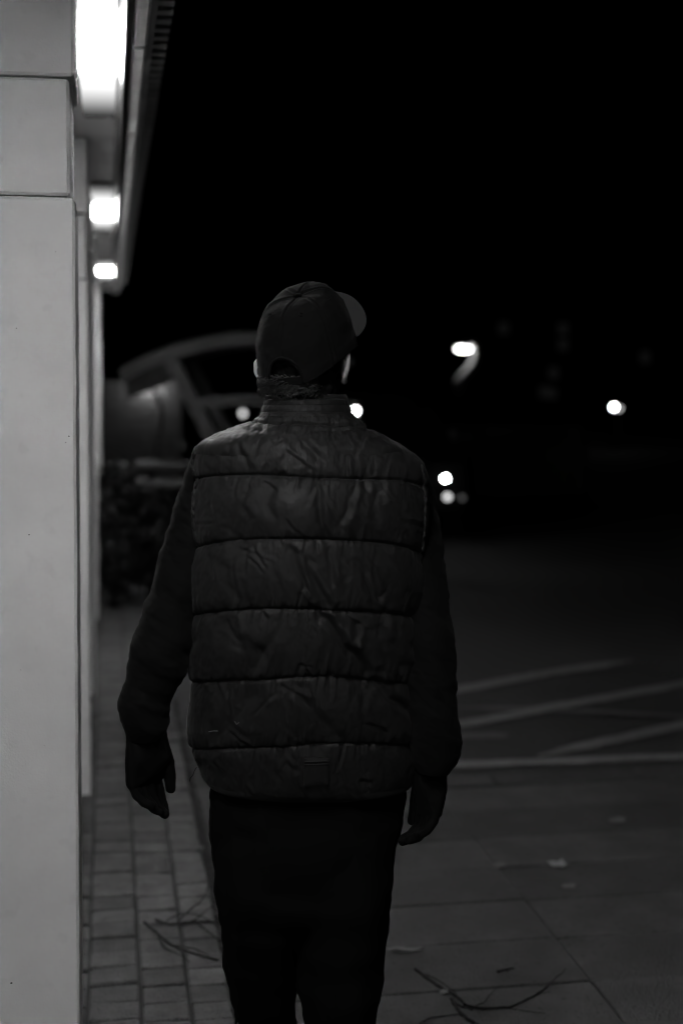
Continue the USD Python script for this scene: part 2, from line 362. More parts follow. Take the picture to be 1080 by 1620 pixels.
for yy in np.arange(1.5, 15.0, 0.1): obj('eave_slat', box(G1 + .012, .178, yy, yy + .052, SOF + .066, SOF + .088), 'eave_wood', bld)
# canopy lamps along the soffit: luminous panels lengthened to carry painted soffit glow
LX0, LX1 = -0.082, 0.027
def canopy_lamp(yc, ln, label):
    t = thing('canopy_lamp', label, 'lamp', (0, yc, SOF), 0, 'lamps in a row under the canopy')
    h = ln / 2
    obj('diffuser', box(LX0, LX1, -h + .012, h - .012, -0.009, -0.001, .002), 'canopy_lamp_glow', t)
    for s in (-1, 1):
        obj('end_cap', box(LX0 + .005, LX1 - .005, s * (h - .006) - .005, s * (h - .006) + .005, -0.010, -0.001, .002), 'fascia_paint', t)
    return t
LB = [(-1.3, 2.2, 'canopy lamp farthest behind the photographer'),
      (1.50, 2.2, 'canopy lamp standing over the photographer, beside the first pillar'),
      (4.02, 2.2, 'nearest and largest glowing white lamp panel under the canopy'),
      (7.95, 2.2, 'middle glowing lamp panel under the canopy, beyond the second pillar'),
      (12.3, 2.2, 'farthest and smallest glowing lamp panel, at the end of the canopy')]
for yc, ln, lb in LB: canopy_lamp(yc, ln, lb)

# ================================================================== PERSON
DEP = 2.80
BASE = at(490, 1900, DEP); BASE[2] = 0.0
man = thing('person', 'person walking away in a dark quilted vest, cap, gloves and black trousers', 'person', BASE, -YAW)
def L(px, py, dy=0.0):
    """point of the figure's own frame (x right, y away, z up) seen at a photo pixel, dy metres behind its middle plane"""
    p = at(px, py, DEP + dy) - BASE
    return np.array([p.dot(R), p.dot(F0), p[2]])
S = FOC / DEP                               # pixels per metre in that plane
def X(px): return L(px, 900)[0]
def Zz(py): return L(490, py)[2]

# ---- vest: rings from the hem to the collar
rows = [  # py, left, right, back, front (metres), squareness
    (1256, 345, 642, -.062, .13, 2.3), (1250, 328, 655, -.075, .145, 2.4), (1236, 318, 662, -.084, .155, 2.0), (1212, 306, 669, -.092, .16, 2.0),
    (1180, 294, 673, -.100, .155, 2.0), (1140, 294, 674, -.108, .155, 2.0), (1090, 299, 673, -.119, .15, 2.0),
    (1040, 298, 672, -.129, .15, 2.0), (970, 302, 671, -.141, .145, 2.0), (900, 304, 672, -.148, .14, 2.0), (850, 307, 674, -.148, .135, 2.0),
    (800, 306, 677, -.147, .13, 2.0), (760, 303, 678, -.138, .12, 2.0), (735, 301, 672, -.131, .11, 2.0), (718, 304, 655, -.124, .10, 2.0), (704, 313, 633, -.116, .09, 2.4), (692, 333, 611, -.108, .08, 2.3),
    (682, 358, 596, -.101, .07, 2.0), (674, 380, 586, -.096, .065, 2.15), (667, 396, 577, -.091, .06, 2.1), (662, 403, 568, -.088, .058, 2.05),
    (655, 407, 563, -.084, .058, 2.0), (646, 409, 560, -.080, .057, 2.0), (638, 412, 557, -.077, .056, 2.0), (632, 415, 554, -.075, .055, 2.0)]
rows = np.array(rows, float)
py_of = -rows[:, 0]
NZ, NA = 430, 520
pyk = np.interp(np.linspace(0, 1, NZ), np.linspace(0, 1, 6), [1256, 1150, 980, 820, 700, 632])
prm = PchipInterpolator(py_of, rows[:, 1:])(-pyk)
ang = np.linspace(0, 2 * np.pi, NA, endpoint=False)
ang = ang + 0.18 * np.sin(2 * ang)          # denser at the flanks' turn
ca, sa = np.cos(ang), np.sin(ang)
rings = np.zeros((NZ, NA, 3)); PX = np.zeros((NZ, NA)); PY = np.zeros((NZ, NA))
for k, (l, r, b, fr, n) in enumerate(prm):
    xc, hw = (X(l) + X(r)) / 2, (X(r) - X(l)) / 2
    yc, hd = (b + fr) / 2, (fr - b) / 2
    x = xc + hw * np.sign(ca) * np.abs(ca) ** (2 / n); y = yc + hd * np.sign(sa) * np.abs(sa) ** (2 / n)
    tilt = (pyk[k] < 740) * (740 - pyk[k]) / 740 * 0.0
    rings[k] = np.stack([x, y, np.full(NA, Zz(pyk[k]))], 1)
def project(q):
    w = BASE + q[..., 0:1] * R + q[..., 1:2] * F0 + q[..., 2:3] * Z - CAM
    d = w @ FW; return CX + FOC * (w @ R) / d, CY - FOC * (w @ UP) / d
PX, PY = project(np.stack([rings[:, :, 0], np.minimum(rings[:, :, 1], 0.0), rings[:, :, 2]], -1))
base = loft(rings, False)
if base.vertex_normals[(NZ // 2) * NA, 0] < 0: base.invert()
VN = np.array(base.vertex_normals).reshape(NZ, NA, 3)
def qline(pts):
    p = np.array(pts, float); f = PchipInterpolator(p[:, 0], p[:, 1]); return lambda x: f(np.clip(x, p[0, 0], p[-1, 0]))
Q = [qline([(290, 1272), (490, 1268), (680, 1272)]),
     qline([(290, 1186), (340, 1184), (430, 1181), (560, 1175), (680, 1180)]),
     qline([(290, 1080), (310, 1078), (400, 1075), (510, 1069), (600, 1078), (680, 1084)]),
     qline([(290, 975), (340, 967), (430, 962), (560, 966), (640, 972), (680, 982)]),
     qline([(290, 872), (312, 864), (370, 854), (450, 852), (590, 857), (650, 866), (680, 880)]),
     qline([(290, 762), (330, 753), (400, 751), (520, 757), (620, 759), (680, 768)]),
     qline([(290, 690), (400, 669), (490, 672), (580, 676), (680, 690)]),
     qline([(290, 652), (680, 652)]), qline([(290, 641), (680, 641)]), qline([(290, 625), (680, 625)])]
QA = [0.010, 0.013, 0.014, 0.014, 0.013, 0.010, 0.003, 0.0022, 0.0022]
disp = np.zeros((NZ, NA)); near = np.full((NZ, NA), 1e9)
for a, b, A in zip(Q[:-1], Q[1:], QA):
    ya, yb = a(PX), b(PX); s = np.clip((ya - PY) / (ya - yb), 0, 1); inside = (PY <= ya) & (PY > yb)
    h = (np.sin(np.pi * s ** 0.8)) ** 0.5
    disp = np.where(inside, A * h, disp)
for q in Q[1:7]: near = np.minimum(near, np.abs(PY - q(PX)))
P3d = np.stack([PX / 40.0, PY / 40.0, rings[:, :, 1] * 12], -1)
# puckers running down from each seam, broad soft creases, and some long folds
puck = meshkit.fbm(np.stack([PX / 9.0 + PY / 60, PY / 55.0, rings[:, :, 1] * 30], -1), 3, 21) - 0.5
disp += 0.012 * puck * np.exp(-near / 22.0) * (PY > 660)
soft = meshkit.fbm(np.stack([PX / 46.0 - PY / 90, PY / 62.0 + PX / 150, rings[:, :, 1] * 8], -1), 4, 9) - 0.5
disp += 0.014 * soft * (PY > 655)
cr = np.random.default_rng(5)
folds = [(372, 700, 392, 745, 3, 5), (478, 690, 505, 735, 4, 6), (500, 770, 515, 850, 5, 6), (395, 770, 360, 840, 3, 6), (452, 862, 488, 935, 6, 6), (484, 905, 520, 962, 6, 6),
         (505, 968, 560, 1035, 8, 7), (548, 1020, 586, 1066, 8, 7), (585, 1075, 650, 1128, 7, 8), (565, 985, 560, 1020, 4, 5), (430, 1000, 395, 1060, 4, 9), (525, 862, 520, 930, 4, 6),
         (330, 1180, 400, 1090, 4, 10), (470, 1085, 540, 1170, 4, 9), (560, 880, 600, 950, 4, 7), (420, 770, 440, 850, 3, 7), (560, 770, 545, 830, 4, 6), (340, 880, 380, 950, 3, 8), (600, 990, 640, 1060, 5, 9), (350, 985, 420, 1040, 4, 9)]
for _ in range(130):
    x0, y0 = cr.uniform(305, 665), cr.uniform(690, 1240); a = cr.normal(0.5, 0.5); ln = cr.uniform(18, 60)
    folds.append((x0, y0, x0 + ln * math.sin(a), y0 + ln * math.cos(a), cr.uniform(.8, 2.6), cr.uniform(2.2, 5.5)))
back = rings[:, :, 1] < prm[:, 2:4].mean(1)[:, None]
for x0, y0, x1, y1, dmm, w in folds:
    vx, vy = x1 - x0, y1 - y0; LL = math.hypot(vx, vy)
    u = ((PX - x0) * vx + (PY - y0) * vy) / LL ** 2
    wob = (meshkit.noise(np.stack([PX / 25, PY / 25, PX * 0 + x0], -1), 3) - 0.5) * 10
    dd = ((PX - x0) * vy - (PY - y0) * vx) / LL + wob
    env = np.exp(-np.clip(np.abs(u - 0.5) - 0.38, 0, None) ** 2 / 0.02)
    disp += back * env * dmm * 1e-3 * (-np.exp(-(dd / w) ** 2) + 0.6 * np.exp(-((dd - 1.9 * w) / (1.2 * w)) ** 2))
fine = meshkit.fbm(np.stack([PX / 6.0, PY / 9.0, rings[:, :, 1] * 90], -1), 2, 33) - 0.5
disp += 0.0022 * fine
stitch = np.exp(-(near / 2.2) ** 2)
disp -= 0.0024 * stitch
vr = rings + VN * disp[:, :, None]
# shift back so that the puffed outline keeps the traced width
hem_fade = np.clip((1253 - pyk[:, None]) / 14, 0.0, 1)
vr = rings + VN * (disp * hem_fade)[:, :, None]
flat = vr.copy()
for k in range(NZ):
    mx = (np.array([rings[k, :, 0].min(), rings[k, :, 0].max()])).mean()
    flat[k, :, 0] = mx + (vr[k, :, 0] - mx) * (np.ptp(rings[k, :, 0]) / (np.ptp(rings[k, :, 0]) + 0.020))
hem_in = [flat[0] + (flat[0].mean(0) - flat[0]) * np.array([.06, .10, 0]) + [0, 0, -.002], flat[0] + (flat[0].mean(0) - flat[0]) * np.array([.12, .18, 0]) + [0, 0, .04]]
col_in = [flat[-1] + (flat[-1].mean(0) - flat[-1]) * np.array([.05, .07, 0]) + [0, 0, .002], flat[-1] + (flat[-1].mean(0) - flat[-1]) * np.array([.10, .14, 0]) + [0, 0, -.035]]
vest = obj('vest', loft(np.concatenate([hem_in[::-1], flat, col_in]), False), 'nylon', man, smooth=True)
def back_point(px, py, lift=0.0):
    qx, qy = BP; k, jj = np.unravel_index(np.argmin((qx - px) ** 2 + (qy - py) ** 2 + 1e6 * (flat[:, :, 1] > .02)), qx.shape)
    return flat[k, jj] + VN[k, jj] * lift
BP = project(flat)
# gathered armhole bindings, lying along the edge of the vest
for side, top, bot in ((-1, 712, 852), (1, 736, 868)):
    k0, k1 = np.abs(pyk - bot).argmin(), np.abs(pyk - top).argmin()
    pth = []
    for k in range(k0, k1 + 1, 2):
        row = flat[k]; ext = row[:, 0].min() if side < 0 else row[:, 0].max()
        c = np.where((np.abs(row[:, 0] - ext) < .010) & (row[:, 1] < row[:, 1].mean()))[0]
        j = c[np.argmin(row[c, 1])]; q = row[j] + VN[k, j] * (.0005 + .0012 * math.sin(k * .9)); pth.append(q)
    fr = [np.array([p[0] - side * .004, 2 * 0.0 - p[1] * .55, p[2]]) for p in pth[::-1]]
    pth = np.array(pth + fr)
    obj('armhole_binding', tube(pth, 0.0042 + 0.0008 * np.sin(np.arange(len(pth)) * 1.1), 8), 'nylon_trim', vest, smooth=True)
# collar top binding, hanger loop at the hem, tiny pale tag
tab = []
for px, py in ((482, 1199), (519, 1197), (520, 1240), (480, 1242)): tab.append(back_point(px, py, 0.003))
tab = np.array(tab)
def patch(c, th, nu=8, nv=8):
    u, w = np.meshgrid(np.linspace(0, 1, nu), np.linspace(0, 1, nv), indexing='ij'); u = u[..., None]; w = w[..., None]
    p = (c[0] * (1 - u) + c[1] * u) * (1 - w) + (c[3] * (1 - u) + c[2] * u) * w
    p[..., 1] -= 0.004 * (np.sin(np.pi * u[..., 0]) * np.sin(np.pi * w[..., 0])) ** .5
    n = np.cross(c[1] - c[0], c[3] - c[0]); n /= np.linalg.norm(n); n = n if n[1] < 0 else -n
    pts = np.vstack([p.reshape(-1, 3) + n * th, p.reshape(-1, 3) - n * 0.02])
    return trimesh.convex.convex_hull(pts)
obj('hem_tab', patch(tab, 0.0025), 'nylon', vest)
obj('tab_stitching', cat([tube([back_point(481, 1203, .0085), back_point(500, 1202, .0100), back_point(519, 1201, .0085)], .0011, 6), tube([back_point(481, 1207, .0085), back_point(500, 1206, .0100), back_point(519, 1205, .0085)], .0011, 6)]), 'nylon_trim', vest)
obj('small_mark', cat([tube([back_point(331, 1157, .001), back_point(338, 1156.5, .001), back_point(345, 1157, .001)], .0009, 6), tube([back_point(371, 1142, .0008), back_point(375, 1146, .0008), back_point(379, 1142, .0008)], .0007, 6)]), 'pale_tag', vest)
obj('loose_thread', tube([L(311, 1214), L(307, 1221, .002), L(305, 1227), L(301, 1231), L(300, 1237)], .0006, 5), 'knit', vest)

# ---- sleeves
def sleeve(keys, seed, n=220, m=72):
    """keys: (py, outer px, inner px, dy, depth radius)"""
    k = np.array(keys, float)
    c = np.array([(*L((a + b) / 2, py, dy), abs(X(b) - X(a)) / 2, rd) for py, a, b, dy, rd in k])
    c = spline(c, n)
    a = np.linspace(0, 2 * np.pi, m, endpoint=False)
    rg = np.zeros((n, m, 3))
    rg[:, :, 0] = c[:, None, 0] + c[:, None, 3] * np.cos(a); rg[:, :, 1] = c[:, None, 1] + c[:, None, 4] * np.sin(a); rg[:, :, 2] = c[:, None, 2]
    t = loft(rg, False)
    nn = np.array(t.vertex_normals); sg = np.sign(((t.vertices.reshape(n, m, 3) - c[:, None, :3]).reshape(-1, 3) * nn).sum(1).mean()); nn = nn * sg
    vv = np.array(t.vertices)
    d = 0.016 * (meshkit.fbm(np.stack([vv[:, 0] * 10, vv[:, 1] * 10, vv[:, 2] * 22 + vv[:, 0] * 12], -1), 4, seed) - 0.5) + 0.003 * (meshkit.fbm(vv * 60, 2, seed + 3) - .5)
    vv = vv + nn * d[:, None]
    t.vertices = vv
    v2 = vv.reshape(n, m, 3)
    inner = v2[-1] + (v2[-1].mean(0) - v2[-1]) * .22 + [0, 0, .02]
    return loft(np.concatenate([v2, inner[None]]), False)
jacket = thing('jacket', parent=man)
obj('sleeve', sleeve([(716, 312, 372, .030, .040), (730, 298, 368, .034, .050), (760, 288, 364, .034, .056), (800, 276, 358, .032, .060), (860, 256, 345, .024, .062), (920, 240, 331, .012, .062), (980, 221, 314, -.004, .060),
                      (1020, 208, 306, -.022, .058), (1050, 201, 298, -.024, .056), (1080, 197, 286, -.024, .054), (1098, 190, 277, -.024, .054), (1112, 185, 270, -.024, .055), (1126, 187, 267, -.022, .054), (1150, 194, 267, -.020, .050), (1162, 199, 263, -.018, .045), (1170, 202, 258, -.018, .040)], 4), 'sleeve_cloth', jacket, smooth=True)
obj('sleeve', sleeve([(742, 610, 668, .030, .040), (756, 612, 680, .034, .050), (790, 618, 690, .034, .056), (860, 618, 701, .024, .060), (940, 622, 709, .008, .060), (1020, 628, 718, -.016, .058),
                      (1080, 634, 722, -.020, .055), (1130, 638, 726, -.022, .053), (1170, 642, 729, -.022, .052), (1196, 648, 729, -.020, .050), (1208, 654, 722, -.020, .046), (1220, 662, 710, -.018, .040)], 8), 'sleeve_cloth', jacket, smooth=True)
# inner stand-up collar of the jacket
cr_ = []
for py, l, r, b, fr in ((660, 414, 553, -.072, .055), (640, 417, 551, -.070, .055), (629, 419, 549, -.069, .054), (624, 421, 547, -.067, .053), (624.5, 424, 544, -.063, .05), (650, 426, 542, -.060, .048)):
    a = np.linspace(0, 2 * np.pi, 120, endpoint=False)
    cr_.append(np.stack([(X(l) + X(r)) / 2 + (X(r) - X(l)) / 2 * np.cos(a), (b + fr) / 2 + (fr - b) / 2 * np.sin(a), Zz(py) + .002 * np.sin(3 * a + 1) + .004 * np.sin(a) * (-1)], 1))
obj('collar', loft(np.array(cr_), False), 'nylon', jacket, smooth=True)

# ---- trousers
def ring_balls(py, l, r, dy, rd, k=6):
    cx, hw = (X(l) + X(r)) / 2, (X(r) - X(l)) / 2
    rr = min(hw, rd) * .55
    return [ball((cx + (hw - rr) * math.cos(t), dy + (rd - rr) * math.sin(t), Zz(py)), rr, 12) for t in np.arange(k) / k * 2 * np.pi]
def stack(levels): return Manifold.batch_boolean([hull(ring_balls(*a) + ring_balls(*b)) for a, b in zip(levels[:-1], levels[1:])], m3.OpType.Add)
hips = stack([(1215, 345, 630, .04, .085), (1262, 328, 645, .035, .098), (1300, 326, 640, .03, .105), (1345, 331, 628, .02, .112), (1420, 338, 620, .01, .110)])
legl = stack([(1345, 331, 500, .02, .100), (1400, 335, 494, .0, .10), (1470, 346, 488, .01, .09), (1500, 348, 482, .02, .085), (1532, 346, 478, .03, .08), (1556, 352, 470, .04, .077), (1580, 357, 467, .05, .075), (1640, 366, 466, .08, .072), (1740, 372, 458, .16, .062), (1815, 376, 452, .20, .066)])
legr = stack([(1345, 470, 626, .02, .100), (1410, 472, 622, -.01, .10), (1480, 470, 615, -.02, .092), (1540, 468, 606, -.03, .085), (1580, 480, 599, -.04, .08), (1640, 481, 587, -.06, .074), (1740, 486, 574, -.09, .066), (1850, 490, 566, -.10, .066)])
tr = tomesh(hips + legl + legr, 0.014, 8)
tr = crumple(tr, 0.008, np.array([9, 9, 24.0]), 13)
obj('trousers', tr, 'trouser_cloth', man, smooth=True)

# ---- gloves (five separate fingers each)
def px_chain(pts): return chain([(*L(a, b, dy), r) for a, b, dy, r in pts])
palm_l = hull([ball(L(*p[:3]), p[3], 14) for p in ((215, 1172, -.03, .020), (248, 1170, -.01, .022), (214, 1205, -.034, .020), (256, 1196, .0, .020), (211, 1238, -.034, .0155), (246, 1228, .012, .016))])
cuff_l = hull([ball(L(217, 1150, -.02), .024, 14), ball(L(244, 1150, -.015), .024, 14), ball(L(216, 1176, -.025), .021, 14), ball(L(248, 1174, -.012), .022, 14)])
fl = [px_chain([(246, 1228, .012, .0125), (252, 1254, .020, .0115), (258, 1276, .014, .0105), (261, 1289, .002, .0092)]),
      px_chain([(234, 1236, -.004, .0125), (242, 1262, -.002, .0115), (253, 1282, -.008, .0105), (261, 1289, -.020, .0092)]),
      px_chain([(221, 1239, -.020, .0120), (230, 1263, -.022, .0110), (243, 1279, -.028, .0100), (253, 1284, -.038, .0090)]),
      px_chain([(210, 1238, -.034, .0112), (217, 1258, -.038, .0102), (228, 1270, -.043, .0095), (239, 1275, -.050, .0085)])]
th_l = px_chain([(252, 1180, .002, .020), (263, 1205, .012, .0165), (268, 1228, .018, .0130), (270, 1248, .018, .0098)])
obj('glove', crumple(tomesh(Manifold.batch_boolean([palm_l, cuff_l, th_l] + fl, m3.OpType.Add), 0.004, 6), .0015, 70, 2), 'knit', man, smooth=True)
palm_r = hull([ball(L(*p[:3]), p[3], 14) for p in ((692, 1226, -.012, .019), (670, 1226, -.012, .020), (694, 1252, -.02, .0165), (668, 1256, .0, .017), (688, 1284, -.022, .0150), (668, 1282, .006, .0150))])
cuff_r = hull([ball(L(676, 1200, -.012), .024, 14), ball(L(694, 1200, -.014), .022, 14), ball(L(672, 1232, -.012), .021, 14), ball(L(692, 1230, -.014), .019, 14)])
fr_ = [px_chain([(668, 1282, .008, .0125), (664, 1305, .014, .0115), (650, 1322, .012, .0105), (637, 1328, .006, .0092)]),
       px_chain([(675, 1286, -.004, .0125), (668, 1310, -.004, .0115), (652, 1326, -.008, .0105), (636, 1331, -.012, .0092)]),
       px_chain([(682, 1286, -.014, .0120), (676, 1308, -.018, .0110), (662, 1324, -.024, .0100), (648, 1329, -.030, .0090)]),
       px_chain([(688, 1283, -.024, .0112), (685, 1300, -.030, .0102), (675, 1314, -.036, .0095), (664, 1321, -.042, .0085)])]
th_r = px_chain([(668, 1240, .008, .019), (660, 1262, .020, .0150), (657, 1282, .026, .0125), (652, 1298, .028, .0100)])
obj('glove', crumple(tomesh(Manifold.batch_boolean([palm_r, cuff_r, th_r] + fr_, m3.OpType.Add), 0.004, 6), .0015, 70, 6), 'knit', man, smooth=True)

# ---- shoes
for c, toe in (((X(412), .20), 0.0), ((X(528), -.10), 0.0)):
    zf = 0.0
    s = hull([ball((c[0], c[1] - .07, .045), .038, 14), ball((c[0], c[1] + .0, .06), .042, 14)]) + hull([ball((c[0], c[1] - .05, .045), .036, 14), ball((c[0], c[1] + .10, .04), .040, 14), ball((c[0] + .004, c[1] + .16, .034), .032, 14)])
    sole = hull([ball((c[0], c[1] - .075, .018), .036, 14).scale((1, 1, .5)), ball((c[0], c[1] + .10, .018), .046, 14).scale((1, 1, .5)), ball((c[0], c[1] + .165, .018), .034, 14).scale((1, 1, .5))])
    ob = obj('shoe', tomesh(s, .01, 3), 'shoe_leather', man, smooth=True)
    obj('sole', tomesh(sole), 'rubber', ob, smooth=40)

# ---- body: one continuous surface under the clothes
HC = L(482, 565, .02)
HY = math.radians(24)                       # head turned to the right
hr = np.array([[math.cos(HY), math.sin(HY), 0], [-math.sin(HY), math.cos(HY), 0], [0, 0, 1.0]])
def H(x, y, z): return HC + hr @ np.array([x, y, z])
def hb(x, y, z, r): return ball(H(x, y, z), r, 20)
skull = hull([hb(0, -.022, .015, .074), hb(0, .035, .012, .068), hb(0, .0, .035, .070)])
face = hull([hb(0, .045, -.02, .058), hb(0, .060, -.085, .034), hb(0, .03, -.06, .050), hb(0, -.03, -.05, .055)])
nose = hull([hb(0, .108, -.005, .008), hb(0, .122, -.035, .011), hb(0, .098, -.04, .014)])
brow = hull([hb(-.03, .092, .012, .012), hb(.03, .092, .012, .012)])
mouth = hull([hb(-.018, .090, -.072, .008), hb(.018, .090, -.072, .008), hb(0, .096, -.070, .008)])
eyes = hb(-.031, .088, -.008, .0125) + hb(.031, .088, -.008, .0125)
def ear(s):
    dz, dx = (0.0, .003) if s < 0 else (.010, .007)
    o, tilt = [], []
    P = lambda y, z, x=0: H(s * (.0735 + dx + x), y, z - .022 + dz)
    helix = [(-.012, .022, .0165), (-.020, .010, .0215), (-.021, -.008, .0205), (-.014, -.026, .0125), (-.004, -.036, .006)]
    tp = chain([(*P(.006, .020, .008), .0048)] + [(*P(y, z, x), .0050) for y, z, x in helix] + [(*P(.004, -.036, .003), .0068)], 10)
    web = hull([ball(P(-.010, .014, .010), .0035, 8), ball(P(.008, .010, .000), .004, 8), ball(P(.006, -.024, .0), .004, 8), ball(P(-.014, -.012, .0125), .0035, 8)])
    return tp + web
neck = hull([ball(L(484, 600, -.005), .058, 18), ball(L(484, 665, -.015), .062, 18)])
tors = hull([ball(L(370, 750, -.005), .055, 14), ball(L(600, 760, -.005), .055, 14), ball(L(484, 690, -.015), .06, 14), ball(L(400, 1000, 0), .08, 14), ball(L(570, 1000, 0), .08, 14)]) + hull([ball(L(400, 1000, 0), .08, 14), ball(L(570, 1000, 0), .08, 14), ball(L(400, 1230, .04), .055, 14), ball(L(570, 1230, .04), .055, 14)])
arml = chain([(*L(350, 760, .030), .036), (*L(300, 870, .026), .032), (*L(272, 960, .004), .030), (*L(232, 1150, -.02), .021), (*L(232, 1200, -.018), .015)])
armr = chain([(*L(625, 785, .032), .036), (*L(655, 880, .022), .032), (*L(668, 980, .0), .030), (*L(684, 1195, -.015), .020), (*L(682, 1245, -.01), .014)])
ll = chain([(*L(412, 1270, .03), .062), (*L(412, 1540, .03), .052), (*L(412, 1640, .08), .048), (*L(413, 1800, .19), .036)])
lr = chain([(*L(556, 1270, .03), .062), (*L(544, 1540, -.03), .052), (*L(536, 1640, -.06), .048), (*L(528, 1840, -.10), .036)])
def inner(chs): return Manifold.batch_boolean(chs, m3.OpType.Add)
hl = inner([px_chain([(232, 1200, -.018, .014), (230, 1232, -.012, .007)])] + [px_chain(p) for p in (
    [(240, 1215, .002, .006), (252, 1254, .020, .0065), (258, 1276, .014, .005)], [(232, 1220, -.008, .006), (242, 1262, -.002, .0065), (252, 1280, -.008, .005)],
    [(224, 1220, -.02, .006), (230, 1263, -.022, .006), (243, 1279, -.028, .005)], [(218, 1220, -.028, .006), (217, 1258, -.038, .0055), (228, 1270, -.043, .0045)],
    [(248, 1190, .002, .010), (263, 1212, .013, .008), (268, 1238, .018, .006)])])
hr_ = inner([px_chain([(682, 1245, -.012, .016), (678, 1280, -.008, .010)])] + [px_chain(p) for p in (
    [(672, 1270, .004, .008), (664, 1305, .014, .0065), (650, 1322, .012, .005)], [(676, 1270, -.004, .008), (668, 1310, -.004, .0065), (652, 1326, -.008, .005)],
    [(680, 1270, -.013, .008), (676, 1308, -.018, .006), (662, 1324, -.024, .005)], [(684, 1270, -.02, .007), (685, 1300, -.030, .0055), (675, 1314, -.036, .0045)],
    [(672, 1245, .004, .010), (660, 1264, .020, .008), (656, 1285, .026, .006)])])
body = Manifold.batch_boolean([skull, face, nose, brow, mouth, eyes, ear(-1), ear(1), neck, tors, arml, armr, ll, lr, hl, hr_], m3.OpType.Add)
obj('body', tomesh(body, 0.007, 4), 'skin', man, smooth=True)

# ---- cap
CT = math.radians(19)                        # worn tipped a little back
CP = L(488, 578, .012)
cm = hr @ np.array([[1, 0, 0], [0, math.cos(CT), -math.sin(CT)], [0, math.sin(CT), math.cos(CT)]])
def CL(p): return CP + np.asarray(p) @ cm.T
na, nv_ = 240, 90
ca_ = np.linspace(0, 2 * np.pi, na, endpoint=False)         # 0 = right, 90 = front, 270 = back
vv_ = np.linspace(0, 1, nv_)
A, Vv = np.meshgrid(ca_, vv_, indexing='ij')
front = (1 + np.sin(A)) / 2
rx, ry = 0.0965, 0.112
ph = Vv * np.pi / 2
edge_z = lambda a: (0.021 + 0.013 * np.cos(a)) * np.cos(a) ** 2 - 0.004
prof_r = np.cos(ph) ** (0.58 + 0.06 * front); prof_z = np.sin(ph) ** 0.92
hgt = 0.140 + 0.018 * front * np.cos(ph) ** .3
x = rx * np.cos(A) * prof_r; y_ = ry * np.sin(A) * prof_r; z_ = hgt * prof_z + edge_z(A) * (1 - Vv) ** 1.5 + 0.026 * np.maximum(0, y_ / ry) * prof_z
seam = np.zeros_like(A)
for s in range(6):
    d = np.angle(np.exp(1j * (A - (math.radians(270) + s * math.pi / 3)))) * prof_r * 0.09
    seam += -0.0016 * np.exp(-(d / 0.0016) ** 2) + 0.0009 * np.exp(-((np.abs(d) - 0.0045) / 0.0016) ** 2)
wr = 0.009 * (meshkit.fbm(np.stack([x * 22, y_ * 22, z_ * 30], -1), 4, 17) - .5)
rad = np.stack([np.cos(A) * np.cos(ph), np.sin(A) * np.cos(ph), np.sin(ph)], -1)
cp = np.stack([x, y_, z_], -1) + rad * (seam + wr)[..., None]
# opening above the strap at the back: faces inside the arch are left out
i, j = np.meshgrid(np.arange(na), np.arange(nv_ - 1), indexing='ij'); k = (i + 1) % na
q = np.stack([i * nv_ + j, k * nv_ + j, k * nv_ + j + 1, i * nv_ + j + 1], -1).reshape(-1, 4)
mid_a = (ca_[i] + np.pi / na).ravel(); mid_v = vv_[j].ravel()
da = np.angle(np.exp(1j * (mid_a - math.radians(270))))
hole = (np.abs(da) < 0.38) & (mid_v < 0.23 * np.sqrt(np.clip(1 - (da / 0.38) ** 2, 0, 1)))
v, f, _ = meshkit.arrays((CL(cp.reshape(-1, 3)), q[~hole]))
cap_shell = trimesh.Trimesh(v, f, process=False); cap_shell.remove_unreferenced_vertices()
ins = trimesh.Trimesh(cap_shell.vertices - cap_shell.vertex_normals * .0022, cap_shell.faces[:, ::-1], process=False)
cap = thing('cap', parent=man)
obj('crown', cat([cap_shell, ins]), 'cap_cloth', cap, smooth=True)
obj('button', tomesh(ball(CL((0, 0.0, .1445)), (.0065, .0065, .0035), 20)), 'cap_cloth', cap, smooth=True)
for s_ in range(6):
    ae = math.radians(270) + (s_ + .5) * math.pi / 3; ia = int(round(((ae % (2 * math.pi)) / (2 * math.pi)) * na)) % na; iv = int(nv_ * .66)
    ce, nn_ = cp[ia, iv], rad[ia, iv]; t1 = np.cross(nn_, [0, 0, 1]); t1 /= np.linalg.norm(t1); t2 = np.cross(nn_, t1)
    tt = np.linspace(0, 2 * np.pi, 21)
    obj('eyelet', tube(CL(ce + nn_ * .0006 + .0042 * (np.cos(tt)[:, None] * t1 + np.sin(tt)[:, None] * t2)), .0013, 6, False), 'cap_cloth', cap, smooth=True)
# arch binding and strap
arch = []
for d in np.linspace(-.38, .38, 40):
    a = math.radians(270) + d; vb = 0.23 * math.sqrt(max(0, 1 - (d / .38) ** 2)); p_ = vb * math.pi / 2
    fr1 = (1 + math.sin(a)) / 2; pr = math.cos(p_) ** (.58 + .06 * fr1); pz = math.sin(p_) ** .92
    arch.append((rx * math.cos(a) * pr, ry * math.sin(a) * pr - .0005, (.14 + .018 * fr1 * math.cos(p_) ** .3) * pz + edge_z(a) * (1 - vb) ** 1.5))
obj('arch_binding', tube(CL(np.array(arch)), .0028, 8), 'cap_cloth', cap, smooth=True)
st = []
for d in np.linspace(-.42, .42, 30):
    a = math.radians(270) + d; st.append((rx * 1.0 * math.cos(a), ry * 1.0 * math.sin(a), 0.004 + .001 * math.sin(9 * d)))
st = np.array(st); stt = np.stack([st + [0, 0, -.008], st + [0, -.0015, 0], st + [0, 0, .008], st * [.975, .975, 1] + [0, 0, .008], st * [.975, .975, 1] + [0, 0, -.008]], 1)
obj('strap', trimesh.Trimesh(*(lambda t: (CL(t.vertices), t.faces))(loft(stt, True)), process=False), 'cap_cloth', cap, smooth=40)
